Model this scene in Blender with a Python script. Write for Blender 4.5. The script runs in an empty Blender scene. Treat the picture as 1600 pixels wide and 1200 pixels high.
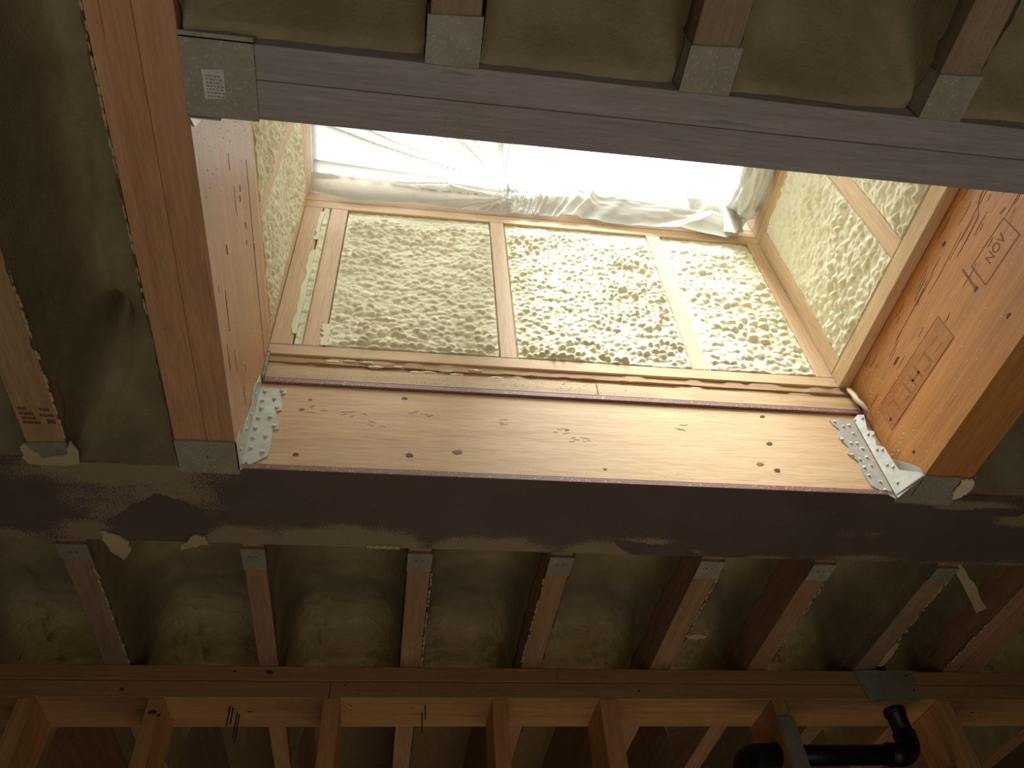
import bpy, bmesh, math, random
import numpy as np
from mathutils import Vector, Matrix
random.seed(7)
C = bpy.context.scene.collection
S = 1.21                       # one unit of the plan = height from the lens to the beam bottoms
CAMZ = 1.5
def W(x, y, z): return Vector((x*S, y*S, CAMZ + z*S))

# ------------------------------------------------------------------ camera, world, lights, exposure
R = [[0.9893931599, -0.1311021687, -0.0625571451],
     [0.0565698105, 0.7443934633, -0.6653406859],
     [0.1337947367, 0.6547446778, 0.7439142258]]
cd = bpy.data.cameras.new('camera'); cam = bpy.data.objects.new('camera', cd); C.objects.link(cam)
m = Matrix(((R[0][0], -R[1][0], -R[2][0]), (R[0][1], -R[1][1], -R[2][1]), (R[0][2], -R[1][2], -R[2][2])))
cam.matrix_world = Matrix.Translation(Vector((0, 0, CAMZ))) @ m.to_4x4()
cd.sensor_width = 36; cd.lens = 1238.25/1600*36; cd.clip_start = .02
bpy.context.scene.camera = cam

wd = bpy.data.worlds.new('sky'); bpy.context.scene.world = wd; wd.use_nodes = True
bg = wd.node_tree.nodes['Background']; bg.inputs[0].default_value = (1, .985, .94, 1); bg.inputs[1].default_value = 3.2

def area(name, loc, rot, size, energy, col):
    l = bpy.data.lights.new(name, 'AREA'); l.size = size; l.energy = energy; l.color = col
    o = bpy.data.objects.new(name, l); C.objects.link(o); o.location = loc; o.rotation_euler = rot; return o
# added unseen fill lights near the floor, standing in for bounced room daylight
area('room_fill_light', W(.1, -.45, -1.1), (math.pi, 0, 0), 2.4, 18, (1.0, .86, .70))
area('far_fill_light', W(.5, 2.55, -1.1), (math.pi, 0, 0), 1.8, 9.0, (1.0, .76, .44))  # second added fill, amber, brightens the far bays and stud wall
sl = bpy.data.lights.new('hazy_sun', 'SUN'); sl.energy = 12; sl.angle = math.radians(27); sl.color = (1, .975, .92)
so = bpy.data.objects.new('hazy_sun', sl); C.objects.link(so)
so.rotation_euler = Vector((.05, .40, -1)).to_track_quat('-Z', 'Y').to_euler()
vs = bpy.context.scene.view_settings
vs.view_transform = 'Standard'; vs.look = 'None'; vs.exposure = 0; vs.gamma = 1; vs.use_curve_mapping = False

# ------------------------------------------------------------------ materials
def mat(name):
    m = bpy.data.materials.new(name); m.use_nodes = True
    nt = m.node_tree; return m, nt, nt.nodes['Principled BSDF']
def nd(nt, t, **k):
    n = nt.nodes.new(t)
    for a, v in k.items(): setattr(n, a, v)
    return n
def ramp(nt, src, stops):
    r = nd(nt, 'ShaderNodeValToRGB'); nt.links.new(src, r.inputs[0])
    e = r.color_ramp.elements
    while len(e) < len(stops): e.new(.5)
    for q, (p, c) in zip(e, stops):
        q.position = p; q.color = c if len(c) == 4 else (*c, 1)
    return r
def coords(nt, scale, rand=True):
    tc = nd(nt, 'ShaderNodeTexCoord'); mp = nd(nt, 'ShaderNodeMapping'); mp.inputs['Scale'].default_value = scale
    nt.links.new(tc.outputs['Object'], mp.inputs[0])
    if rand:
        oi = nd(nt, 'ShaderNodeObjectInfo'); ml = nd(nt, 'ShaderNodeMath', operation='MULTIPLY'); ml.inputs[1].default_value = 37
        cx = nd(nt, 'ShaderNodeCombineXYZ')
        nt.links.new(oi.outputs['Random'], ml.inputs[0])
        for i in range(3): nt.links.new(ml.outputs[0], cx.inputs[i])
        nt.links.new(cx.outputs[0], mp.inputs['Location'])
    return mp.outputs[0]
def noise(nt, vec, s, det=3, rough=.55, dist=0):
    n = nd(nt, 'ShaderNodeTexNoise'); n.inputs['Scale'].default_value = s; n.inputs['Detail'].default_value = det
    n.inputs['Roughness'].default_value = rough; n.inputs['Distortion'].default_value = dist
    nt.links.new(vec, n.inputs['Vector']); return n.outputs[0]
def mix(nt, fac, a, b, mode='MIX'):
    x = nd(nt, 'ShaderNodeMix', data_type='RGBA', blend_type=mode)
    for k, v in ((0, fac), (6, a), (7, b)):
        if isinstance(v, (int, float)): x.inputs[k].default_value = v
        elif isinstance(v, tuple): x.inputs[k].default_value = (*v, 1)
        else: nt.links.new(v, x.inputs[k])
    return x.outputs[2]
def bump(nt, h, bs, strength, dist=.002):
    b = nd(nt, 'ShaderNodeBump'); b.inputs['Strength'].default_value = strength; b.inputs['Distance'].default_value = dist
    nt.links.new(h, b.inputs['Height']); nt.links.new(b.outputs[0], bs.inputs['Normal']); return b

FOAMC = (.80, .73, .47)
DUSTC = (.33, .285, .175)
def wood(name, dark, light, axis='x', rough=.6, cracks=.35, dust=0, coat=0, dustc=DUSTC, attr=False):
    m, nt, bs = mat(name)
    lo, hi = .9, 13
    sc = {'x': (lo, hi, hi), 'y': (hi, lo, hi), 'z': (hi, hi, lo)}[axis]
    v = coords(nt, sc)
    g = noise(nt, v, 2.2, 4, .6, .8)
    base = ramp(nt, g, [(.3, dark), (.7, light)]).outputs[0]
    fine = noise(nt, coords(nt, tuple(k*6 for k in sc)), 2.5, 3, .6)
    base = mix(nt, .28, base, ramp(nt, fine, [(.35, (.45, .45, .45)), (.6, (1, 1, 1))]).outputs[0], 'MULTIPLY')
    ck = noise(nt, coords(nt, tuple(k*(2.2 if k < 2 else 3.4) for k in sc)), 2.0, 5, .62, .5)
    cr = ramp(nt, ck, [(.64, (0, 0, 0)), (.70, (1, 1, 1))]).outputs[0]
    f = nd(nt, 'ShaderNodeMath', operation='MULTIPLY'); nt.links.new(cr, f.inputs[0]); f.inputs[1].default_value = cracks
    base = mix(nt, f.outputs[0], base, tuple(c*.28 for c in dark))
    if dust or attr:
        dn = noise(nt, coords(nt, (1, 1, 1)), 4.5, 3, .5)
        sp = noise(nt, coords(nt, (1, 1, 1)), 260, 2, .5)
        a = nd(nt, 'ShaderNodeMath', operation='ADD'); nt.links.new(dn, a.inputs[0])
        k = nd(nt, 'ShaderNodeMath', operation='MULTIPLY'); k.inputs[1].default_value = .35; nt.links.new(sp, k.inputs[0]); nt.links.new(k.outputs[0], a.inputs[1])
        if attr:
            at = nd(nt, 'ShaderNodeAttribute', attribute_name='spray')
            a2 = nd(nt, 'ShaderNodeMath', operation='ADD'); nt.links.new(a.outputs[0], a2.inputs[0]); nt.links.new(at.outputs['Fac'], a2.inputs[1]); a = a2
        d = ramp(nt, a.outputs[0], [(.80-dust*.5, (0, 0, 0)), (.98-dust*.5, (1, 1, 1))]).outputs[0]
        dk = nd(nt, 'ShaderNodeMath', operation='MULTIPLY'); nt.links.new(d, dk.inputs[0]); dk.inputs[1].default_value = .85
        base = mix(nt, dk.outputs[0], base, dustc)
    nt.links.new(base, bs.inputs['Base Color'])
    bs.inputs['Roughness'].default_value = rough
    bs.inputs['Coat Weight'].default_value = coat; bs.inputs['Coat Roughness'].default_value = .28
    bump(nt, fine, bs, .35, .0012)
    return m
M = {}
M['beam'] = wood('glulam_wood', (.50, .275, .15), (.68, .39, .225), 'y', .5, .45, 0, .2)
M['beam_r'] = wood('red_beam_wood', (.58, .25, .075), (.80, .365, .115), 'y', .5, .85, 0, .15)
M['beam_x'] = wood('glare_greyed_beam_wood', (.34, .31, .325), (.44, .405, .43), 'x', .75, .45, .05, 0, (.30, .28, .25))  # brown wood greyed to paint in the lens glare; faint foam dust on top
M['pack'] = wood('packing_wood', (.68, .46, .255), (.79, .56, .325), 'x', .6, .3)
M['strip'] = wood('ledge_wood', (.50, .33, .17), (.74, .52, .30), 'x', .6, .8, .06, 0, (.8, .7, .48))
M['ply_strip'] = wood('plywood_edge', (.30, .17, .08), (.66, .45, .24), 'x', .7, .9, .08, 0, (.8, .7, .48))
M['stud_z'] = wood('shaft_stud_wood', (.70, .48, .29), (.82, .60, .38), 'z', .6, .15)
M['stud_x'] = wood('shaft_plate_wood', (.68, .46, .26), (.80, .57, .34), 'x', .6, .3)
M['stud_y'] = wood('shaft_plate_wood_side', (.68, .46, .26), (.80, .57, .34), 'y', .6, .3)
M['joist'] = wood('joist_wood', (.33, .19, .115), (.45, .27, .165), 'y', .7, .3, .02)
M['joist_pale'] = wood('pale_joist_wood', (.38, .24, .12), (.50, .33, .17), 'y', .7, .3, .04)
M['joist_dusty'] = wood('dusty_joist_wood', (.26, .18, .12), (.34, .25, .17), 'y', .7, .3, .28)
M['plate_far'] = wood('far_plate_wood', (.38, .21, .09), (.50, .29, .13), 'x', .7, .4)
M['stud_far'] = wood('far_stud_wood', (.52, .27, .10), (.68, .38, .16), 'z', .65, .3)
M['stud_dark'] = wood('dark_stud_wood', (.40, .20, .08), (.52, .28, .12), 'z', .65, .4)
M['sheath'] = wood('sheathing_wood', (.4, .28, .16), (.5, .36, .21), 'x', .8, .2)

def foam(name, c, c2, bs_=.6, bstr=.5):
    m, nt, bs = mat(name)
    v = coords(nt, (1, 1, 1))
    base = ramp(nt, noise(nt, v, 6, 4, .6), [(.35, c), (.7, c2)]).outputs[0]
    nt.links.new(base, bs.inputs['Base Color'])
    bs.inputs['Roughness'].default_value = bs_
    bump(nt, noise(nt, v, 150, 4, .65), bs, bstr, .0025)
    return m
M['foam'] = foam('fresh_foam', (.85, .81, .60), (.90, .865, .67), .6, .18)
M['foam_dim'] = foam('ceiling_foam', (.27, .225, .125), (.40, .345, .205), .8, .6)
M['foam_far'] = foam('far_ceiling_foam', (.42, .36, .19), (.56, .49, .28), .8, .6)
M['foam_flap'] = foam('foam_flap', (.44, .36, .22), (.56, .47, .30), .8, .4)

def metal(name, col, rough=.45, metallic=.7, dust=.1):
    m, nt, bs = mat(name)
    v = coords(nt, (1, 1, 1))
    base = ramp(nt, noise(nt, v, 25, 4, .6), [(.3, tuple(c*.78 for c in col)), (.7, col)]).outputs[0]
    sp = ramp(nt, noise(nt, v, 160, 3, .6), [(.66-dust*.3, (0, 0, 0)), (.72-dust*.3, (1, 1, 1))]).outputs[0]
    f = nd(nt, 'ShaderNodeMath', operation='MULTIPLY'); nt.links.new(sp, f.inputs[0]); f.inputs[1].default_value = .5
    base = mix(nt, f.outputs[0], base, (.62, .58, .44))
    nt.links.new(base, bs.inputs['Base Color']); bs.inputs['Metallic'].default_value = metallic; bs.inputs['Roughness'].default_value = rough
    bump(nt, noise(nt, v, 18, 2, .5), bs, .5, .004)
    return m
M['galv'] = metal('galvanised_steel', (.66, .68, .63), .45, .3)
M['galv_dim'] = metal('dusty_galvanised_steel', (.34, .35, .28), .6, .3, .1)
M['galv_seat'] = metal('overspray_covered_steel', (.40, .385, .32), .7, .1, .25)
M['nail'] = metal('nail_steel', (.86, .88, .82), .35, .2, 0)
m, nt, bs = mat('primed_steel')
v = coords(nt, (1, 1, 1), False)
b0 = ramp(nt, noise(nt, v, 5, 5, .6), [(.3, (.105, .075, .074)), (.72, (.145, .108, .108))]).outputs[0]
at = nd(nt, 'ShaderNodeAttribute', attribute_name='spray')
n1 = noise(nt, v, 230, 3, .75); n2 = noise(nt, v, 14, 4, .6)
a1 = nd(nt, 'ShaderNodeMath', operation='MULTIPLY_ADD'); nt.links.new(n1, a1.inputs[0]); a1.inputs[1].default_value = 1.4; nt.links.new(at.outputs['Fac'], a1.inputs[2])
a2 = nd(nt, 'ShaderNodeMath', operation='MULTIPLY_ADD'); nt.links.new(n2, a2.inputs[0]); a2.inputs[1].default_value = .7; nt.links.new(a1.outputs[0], a2.inputs[2])
fs = ramp(nt, a2.outputs[0], [(.0, (0, 0, 0)), (1, (1, 1, 1))])
fs.color_ramp.elements[0].position = 0; 
mr = nd(nt, 'ShaderNodeMapRange'); mr.inputs['From Min'].default_value = 1.04; mr.inputs['From Max'].default_value = 1.2
nt.links.new(a2.outputs[0], mr.inputs['Value'])
nt.links.new(mix(nt, mr.outputs[0], b0, (.30, .25, .16)), bs.inputs['Base Color'])
bs.inputs['Roughness'].default_value = .6
bump(nt, n1, bs, .2, .001)
M['steel'] = m
m, nt, bs = mat('plum_primed_steel'); bs.inputs['Roughness'].default_value = .5
v = coords(nt, (1, 1, 1), False)
pl = ramp(nt, noise(nt, v, 8, 4, .6), [(.3, (.22, .11, .10)), (.7, (.30, .17, .15))]).outputs[0]
sp = ramp(nt, noise(nt, v, 210, 2, .5), [(.62, (0, 0, 0)), (.7, (1, 1, 1))]).outputs[0]
nt.links.new(mix(nt, sp, pl, (.75, .55, .42)), bs.inputs['Base Color']); M['plum'] = m
def plain(name, col, rough=.6, metallic=0):
    m, nt, bs = mat(name); bs.inputs['Base Color'].default_value = (*col, 1); bs.inputs['Roughness'].default_value = rough; bs.inputs['Metallic'].default_value = metallic
    v = coords(nt, (1, 1, 1)); n = noise(nt, v, 40, 3)
    nt.links.new(ramp(nt, n, [(.3, tuple(c*.82 for c in col)), (.7, col)]).outputs[0], bs.inputs['Base Color']); return m
M['knot'] = plain('knot', (.10, .045, .02)); M['knot_mid'] = plain('pale_knot', (.30, .15, .06))
M['ink'] = plain('stamp_ink', (.27, .13, .055)); M['ink_faint'] = plain('faint_stamp_ink', (.44, .19, .06))
M['ink_wash'] = wood('washed_ink', (.50, .205, .062), (.64, .285, .09), 'y', .5, .4)
M['ink_red'] = plain('reddish_stamp_ink', (.17, .08, .05)); M['crack'] = plain('crack', (.12, .05, .02))
M['sticker'] = plain('sticker_paper', (.72, .72, .70)); M['print'] = plain('sticker_print', (.30, .30, .30))
M['abs'] = plain('black_plastic', (.006, .006, .006), .45); M['white_pipe'] = plain('white_plastic', (.6, .62, .5), .4)
M['floor'] = plain('floor_boards', (.10, .085, .065), .8); M['outer'] = plain('room_wall', (.12, .10, .07), .9)
M['deck'] = plain('roof_deck', (.25, .18, .1), .9); M['frame'] = plain('skylight_frame', (.80, .88, .95), .4)
M['curb'] = wood('curb_wood', (.72, .55, .42), (.82, .66, .52), 'x', .6, .1)
m, nt, bs = mat('skylight_glass')
tr = nd(nt, 'ShaderNodeBsdfTransparent'); tr.inputs[0].default_value = (.97, .99, 1, 1); gl = nd(nt, 'ShaderNodeBsdfGlossy'); gl.inputs['Roughness'].default_value = .02
fr = nd(nt, 'ShaderNodeFresnel'); mx = nd(nt, 'ShaderNodeMixShader')
nt.links.new(fr.outputs[0], mx.inputs[0]); nt.links.new(tr.outputs[0], mx.inputs[1]); nt.links.new(gl.outputs[0], mx.inputs[2])
nt.links.new(mx.outputs[0], nt.nodes['Material Output'].inputs[0]); M['glass'] = m
def film(name, thick, lo=.5):
    m, nt, bs = mat(name)
    tr = nd(nt, 'ShaderNodeBsdfTransparent'); tr.inputs[0].default_value = (.97, .98, .97, 1)
    tl = nd(nt, 'ShaderNodeBsdfTranslucent'); tl.inputs[0].default_value = (.40, .42, .41, 1)
    df = nd(nt, 'ShaderNodeBsdfPrincipled'); df.inputs['Base Color'].default_value = (.86, .86, .80, 1); df.inputs['Roughness'].default_value = .3
    v = coords(nt, (1, 1, 1), False)
    m1 = nd(nt, 'ShaderNodeMixShader'); m1.inputs[0].default_value = .5
    nt.links.new(tl.outputs[0], m1.inputs[1]); nt.links.new(df.outputs[0], m1.inputs[2])
    m2 = nd(nt, 'ShaderNodeMixShader'); m3 = nd(nt, 'ShaderNodeMixShader')
    nt.links.new(m1.outputs[0], m3.inputs[1]); nt.links.new(df.outputs[0], m3.inputs[2])
    at = nd(nt, 'ShaderNodeAttribute', attribute_name='fold')
    ck = ramp(nt, at.outputs['Fac'], [(.3, (0, 0, 0)), (.7, (.78, .78, .78))]); nt.links.new(ck.outputs[0], m3.inputs[0])
    sp = ramp(nt, noise(nt, v, 120, 2, .5), [(.66, (0, 0, 0)), (.70, (.5, .5, .5))]).outputs[0]
    ad = nd(nt, 'ShaderNodeMath', operation='ADD', use_clamp=True); nt.links.new(at.outputs['Fac'], ad.inputs[0]); nt.links.new(sp, ad.inputs[1])
    a2 = nd(nt, 'ShaderNodeMath', operation='ADD', use_clamp=True); nt.links.new(ad.outputs[0], a2.inputs[0]); a2.inputs[1].default_value = thick
    nt.links.new(a2.outputs[0], m2.inputs[0]); nt.links.new(tr.outputs[0], m2.inputs[1]); nt.links.new(m3.outputs[0], m2.inputs[2])
    nt.links.new(m2.outputs[0], nt.nodes['Material Output'].inputs[0]); return m
M['film'] = film('plastic_film', .72)

# ------------------------------------------------------------------ object helpers
WORLD = {}
def link(o, wpos, parent=None):
    C.objects.link(o); WORLD[o] = Vector(wpos)
    if parent is not None:
        o.parent = parent; o.location = Vector(wpos) - WORLD[parent]
    else: o.location = wpos
    return o
def tag(o, label=None, cat=None, group=None, kind=None):
    if label: o['label'] = label
    if cat: o['category'] = cat
    if group: o['group'] = group
    if kind: o['kind'] = kind
    return o
def empty(name, x, y, z, label=None, cat=None, group=None, kind=None):
    o = bpy.data.objects.new(name, None); o.empty_display_size = .05
    return tag(link(o, W(x, y, z)), label, cat, group, kind)
def make(name, verts, faces, material, parent=None, origin=None, smooth=False):
    """verts in plan units (world)."""
    V = np.array(verts, float)
    if origin is None: origin = ((V[:, 0].min()+V[:, 0].max())/2, (V[:, 1].min()+V[:, 1].max())/2, V[:, 2].min())
    ow = W(*origin)
    V = (V - np.array(origin))*S
    me = bpy.data.meshes.new(name); me.from_pydata(V.tolist(), [], faces); me.update()
    if smooth: me.polygons.foreach_set('use_smooth', [True]*len(me.polygons))
    me.materials.append(material)
    return link(bpy.data.objects.new(name, me), ow, parent)
BF = [(0, 3, 2, 1), (4, 5, 6, 7), (0, 1, 5, 4), (1, 2, 6, 5), (2, 3, 7, 6), (3, 0, 4, 7)]
def boxv(x0, x1, y0, y1, z0, z1):
    return [(x0, y0, z0), (x1, y0, z0), (x1, y1, z0), (x0, y1, z0), (x0, y0, z1), (x1, y0, z1), (x1, y1, z1), (x0, y1, z1)]
def box(name, d, material, parent=None, bev=.0015):
    o = make(name, boxv(*d), BF, material, parent)
    if bev:
        bm = bmesh.new(); bm.from_mesh(o.data)
        bmesh.ops.bevel(bm, geom=bm.edges[:], offset=bev*S, segments=1, affect='EDGES'); bm.to_mesh(o.data); bm.free()
    return o
def boxes(name, ds, material, parent=None):
    vs, fs = [], []
    for d in ds:
        n = len(vs); vs += boxv(*d); fs += [tuple(i+n for i in f) for f in BF]
    return make(name, vs, fs, material, parent)
def prism(name, pts, off, material, parent=None, bev=0):
    """pts: 3-D polygon (plan units), extruded by vector off"""
    n = len(pts); off = np.array(off, float)
    V = [tuple(p) for p in pts] + [tuple(np.array(p)+off) for p in pts]
    F = [tuple(range(n))[::-1], tuple(range(n, 2*n))] + [(i, (i+1) % n, n+(i+1) % n, n+i) for i in range(n)]
    o = make(name, V, F, material, parent)
    bm = bmesh.new(); bm.from_mesh(o.data); bmesh.ops.recalc_face_normals(bm, faces=bm.faces[:])
    bm.to_mesh(o.data); bm.free()
    return o
def tube(name, path, r, material, parent=None, seg=20, cap=True):
    P = [np.array(p, float) for p in path]; vs, fs = [], []
    up = np.array([.13, .21, .97])
    for i, p in enumerate(P):
        d = (P[min(i+1, len(P)-1)] - P[max(i-1, 0)]); d /= np.linalg.norm(d)
        if i == 0: a = np.cross(d, up); a /= np.linalg.norm(a)
        else: a = a - d*(a@d); a /= np.linalg.norm(a)
        b = np.cross(d, a); rr = r[i] if hasattr(r, '__len__') else r
        for k in range(seg):
            t = 2*math.pi*k/seg; vs.append(tuple(p + rr*(math.cos(t)*a + math.sin(t)*b)))
    for i in range(len(P)-1):
        for k in range(seg): fs.append((i*seg+k, i*seg+(k+1) % seg, (i+1)*seg+(k+1) % seg, (i+1)*seg+k))
    if cap: fs += [tuple(range(seg))[::-1], tuple(range((len(P)-1)*seg, len(P)*seg))]
    o = make(name, vs, fs, material, parent)
    me = o.data; me.polygons.foreach_set('use_smooth', [len(p.vertices) == 4 for p in me.polygons]); return o

# numpy noises
rng = np.random.default_rng(5); TAB = rng.random((64, 64, 3))
def worley(x, y):
    ix = np.floor(x).astype(int); iy = np.floor(y).astype(int)
    d1 = np.full(x.shape, 9.); d2 = np.full(x.shape, 9.); hh = np.zeros(x.shape)
    for i in (-1, 0, 1):
        for j in (-1, 0, 1):
            t = TAB[(ix+i) % 64, (iy+j) % 64]
            d = np.hypot(ix+i+t[..., 0]-x, iy+j+t[..., 1]-y)
            c = d < d1
            d2 = np.where(c, d1, np.minimum(d2, d)); hh = np.where(c, t[..., 2], hh); d1 = np.where(c, d, d1)
    return d1, d2, hh
def vnoise(x, y, ch=0):
    ix = np.floor(x).astype(int); iy = np.floor(y).astype(int); fx = x-ix; fy = y-iy
    fx = fx*fx*(3-2*fx); fy = fy*fy*(3-2*fy)
    g = lambda a, b: TAB[(ix+a) % 64, (iy+b) % 64, ch]
    return (g(0, 0)*(1-fx)+g(1, 0)*fx)*(1-fy) + (g(0, 1)*(1-fx)+g(1, 1)*fx)*fy
def fbm(x, y, o=4, ch=0):
    s = 0; a = .5; t = 0
    for i in range(o): s = s + a*vnoise(x*2**i+i*17.3, y*2**i+i*5.1, ch); t += a; a *= .55
    return s/t
def gridmesh(name, X, Y, Z, material, parent=None, attrs=None, origin=None, thick=None, flip=False):
    """X,Y,Z arrays (n,m) in plan units"""
    n, mm = X.shape
    V = np.stack([X, Y, Z], -1).reshape(-1, 3)
    i = np.arange(n*mm).reshape(n, mm)
    F = np.stack([i[:-1, :-1], i[1:, :-1], i[1:, 1:], i[:-1, 1:]], -1).reshape(-1, 4)
    if flip: F = F[:, ::-1]
    o = make(name, V, F.tolist(), material, parent, origin, smooth=True)
    for k, a in (attrs or {}).items():
        at = o.data.attributes.new(k, 'FLOAT', 'POINT'); at.data.foreach_set('value', a.reshape(-1).astype(np.float32))
    return o

# ------------------------------------------------------------------ the room shell
X0, X1, Y0, Y1, ZF = -2.4, 3.2, -2.0, 3.9, -1.24
tag(box('floor', (X0, X1, Y0, Y1, ZF-.05, ZF), M['floor'], bev=0), kind='structure')
tag(box('wall_left', (X0-.08, X0, Y0, Y1, ZF, 1.5), M['outer'], bev=0), kind='structure')
tag(box('wall_right', (X1, X1+.08, Y0, Y1, ZF, 1.5), M['outer'], bev=0), kind='structure')
tag(box('wall_back', (X0-.08, X1+.08, Y0-.08, Y0, ZF, 1.5), M['outer'], bev=0), kind='structure')
tag(box('wall_front', (X0-.08, X1+.08, Y1, Y1+.08, ZF, 1.5), M['outer'], bev=0), kind='structure')
SX0, SX1, SY0, SY1 = -.295, 1.006, .47, 1.122      # clear opening of the light shaft
ceiling = tag(boxes('ceiling', [(X0, SX0-.07, Y0, Y1, 1.40, 1.50), (SX1+.07, X1, Y0, Y1, 1.40, 1.50),
    (SX0-.07, SX1+.07, Y0, SY0-.05, 1.40, 1.50), (SX0-.07, SX1+.07, SY1+.09, Y1, 1.40, 1.50)], M['deck']), kind='structure')

# ------------------------------------------------------------------ spray foam panel between studs of the shaft
def foam_panel(name, parent, o0, ua, ub, n, w, h, seed, rec=.012, amp=.011, res=.0032, band=.0, sc=1.0):
    """origin o0, in-plane unit vectors ua, ub, inward normal n"""
    na, nb = max(4, int(w/res)), max(4, int(h/res))
    a = np.linspace(0, w, na)[:, None]*np.ones((1, nb)); b = np.linspace(0, h, nb)[None, :]*np.ones((na, 1))
    sa, sb = a/.0215/sc+seed*7.7+.35*vnoise(a*30, b*30), b/.0185/sc+seed*3.1+.35*vnoise(a*30+9, b*30, 1)
    d1, d2, hh = worley(sa, sb)
    big = np.clip(1-(d1/.88)**2, 0, 1)**.75*(.35+.9*hh)*(.55+.45*np.clip((d2-d1)*2.2, 0, 1))
    e1, e2, h2 = worley(sa*2.05+4.4, sb*2.1+1.7)
    small = np.clip(1-(e1/.92)**2, 0, 1)*(.3+.9*h2)*(.6+.4*np.clip((e2-e1)*2.2, 0, 1))
    low = fbm(a*9+seed, b*9+seed*2, 3, 1)
    msk = np.clip((fbm(a*6+seed*1.3, b*8+3, 2, 2)-.26)*3.4, .55, 1)
    smooth_top = np.clip((h-b)/max(band, 1e-4), 0, 1) if band else 1
    hgt = amp*(big*1.05*msk + small*.30 + (low-.5)*1.2)*(.25+.75*smooth_top if band else 1)
    ed = np.minimum(np.minimum(a, w-a), np.minimum(b, h-b))
    er = .006+.010*fbm(a*60+seed, b*60, 2)
    hgt = hgt*np.clip(ed/(er*1.6), 0, 1)**.7 - rec + .007*np.clip(1-ed/er, 0, 1)*(.2+fbm(a*90, b*90, 2, 1))
    if band: hgt = hgt - .005*(1-smooth_top)
    hgt = np.minimum(hgt, .022)
    hgt[0, :] = hgt[-1, :] = -.05; hgt[:, 0] = hgt[:, -1] = -.05
    P = [o0[k] + a*ua[k] + b*ub[k] + hgt*n[k] for k in range(3)]
    fl = np.dot(np.cross(ua, ub), n) < 0
    return gridmesh(name, P[0], P[1], P[2], M['foam'], parent, flip=bool(fl))

ZB, ZP0, ZP1, ZT0, ZT1 = 1.330, 1.330, 1.363, 1.955, 2.030
# --- far wall of the shaft
yb = SY1
wf = tag(box('wall_shaft_far', (SX0-.04, SX1+.04, yb+.075, yb+.085, ZB, 2.14), M['sheath'], bev=0), kind='structure')
box('bottom_plate', (SX0-.07, SX1+.07, yb, yb+.072, ZP0, ZP1), M['stud_x'], wf)
box('top_plate', (SX0-.07, SX1+.07, yb, yb+.072, ZT0, ZT0+.036), M['stud_x'], wf)
box('top_plate', (SX0-.07, SX1+.07, yb, yb+.072, ZT0+.0375, ZT1), M['stud_x'], wf)
studs = [(-.2945, -.247), (-.2245, -.180), (.2095, .2475), (.660, .7005), (.966, 1.0055), (1.0065, 1.078), (-.367, -.2955)]
for a, b in studs: box('stud', (a, b, yb, yb+.072, ZP1, ZT0), M['stud_z'], wf)
bays = [(-.247, -.2245), (-.180, .2095), (.2475, .660), (.7005, .966)]
for i, (a, b) in enumerate(bays):
    foam_panel('spray_foam', wf, (a, yb, ZP1), (1, 0, 0), (0, 0, 1), (0, -1, 0), b-a, ZT0-ZP1, i+1,
               rec=.005, amp=.0105 if i else .008, band=.07 if i else 0, sc=(1.05, 1.0, .8, 1.15)[i])
def smear(x, zs, ws, seed):
    r2 = random.Random(seed); n = 14
    zz = np.linspace(zs[0], zs[1], n); L = [(x-ws*r2.uniform(.05, .55), yb-.0002, z) for z in zz]; Rr = [(x+ws*r2.uniform(.4, .6), yb-.0002, z) for z in zz[::-1]]
    return prism('foam_smear', L+Rr, (0, -.0022, 0), M['foam'], wf)
smear(-.249, (1.40, 1.74), .016, 1); smear(-.2475, (1.79, 1.93), .012, 2); smear(-.182, (1.365, 1.44), .022, 3)
# --- right wall of the shaft (faces left)
xr = SX1
wr = tag(box('wall_shaft_right', (xr+.075, xr+.085, SY0-.04, yb+.085, ZB, 2.14), M['sheath'], bev=0), kind='structure')
box('bottom_plate', (xr, 1.0322, SY0, yb-.0005, 1.327, 1.3745), M['stud_y'], wr)
box('top_plate', (xr, xr+.072, SY0, yb-.0005, ZT0, ZT0+.036), M['stud_y'], wr)
box('top_plate', (xr, xr+.072, SY0, yb-.0005, ZT0+.0375, ZT1), M['stud_y'], wr)
rs = [(1.075, 1.1215), (.752, .797), (SY0, SY0+.04)]
for a, b in rs: box('stud', (xr, xr+.072, a, b, 1.3755, ZT0), M['stud_z'], wr)
for i, (a, b) in enumerate([(.797, 1.075), (SY0+.04, .752)]):
    foam_panel('spray_foam', wr, (xr, a, ZP1+.012), (0, 1, 0), (0, 0, 1), (-1, 0, 0), b-a, ZT0-ZP1-.012, i+11, rec=.005, amp=.0115, sc=1.15)
# --- left wall of the shaft
xl = SX0
wl = tag(box('wall_shaft_left', (xl-.085, xl-.075, SY0-.04, yb+.085, ZB, 2.14), M['sheath'], bev=0), kind='structure')
box('bottom_plate', (xl-.072, xl, SY0, yb-.0005, 1.349, 1.389), M['stud_y'], wl)
box('top_plate', (xl-.072, xl, SY0, yb-.0005, ZT0-.02, ZT0+.018), M['stud_y'], wl)
box('top_plate', (xl-.072, xl, SY0, yb-.0005, ZT0+.0195, ZT1), M['stud_y'], wl)
for a, b in [(1.090, 1.1215), (.800, .836), (SY0, SY0+.04)]: box('stud', (xl-.072, xl, a, b, 1.39, ZT0-.02), M['stud_z'], wl)
for i, (a, b) in enumerate([(.836, 1.090), (SY0+.04, .800)]):
    foam_panel('spray_foam', wl, (xl, a, 1.389), (0, 1, 0), (0, 0, 1), (1, 0, 0), b-a, ZT0-.02-1.389, i+21, rec=.004, amp=.0115, sc=1.0)
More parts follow.
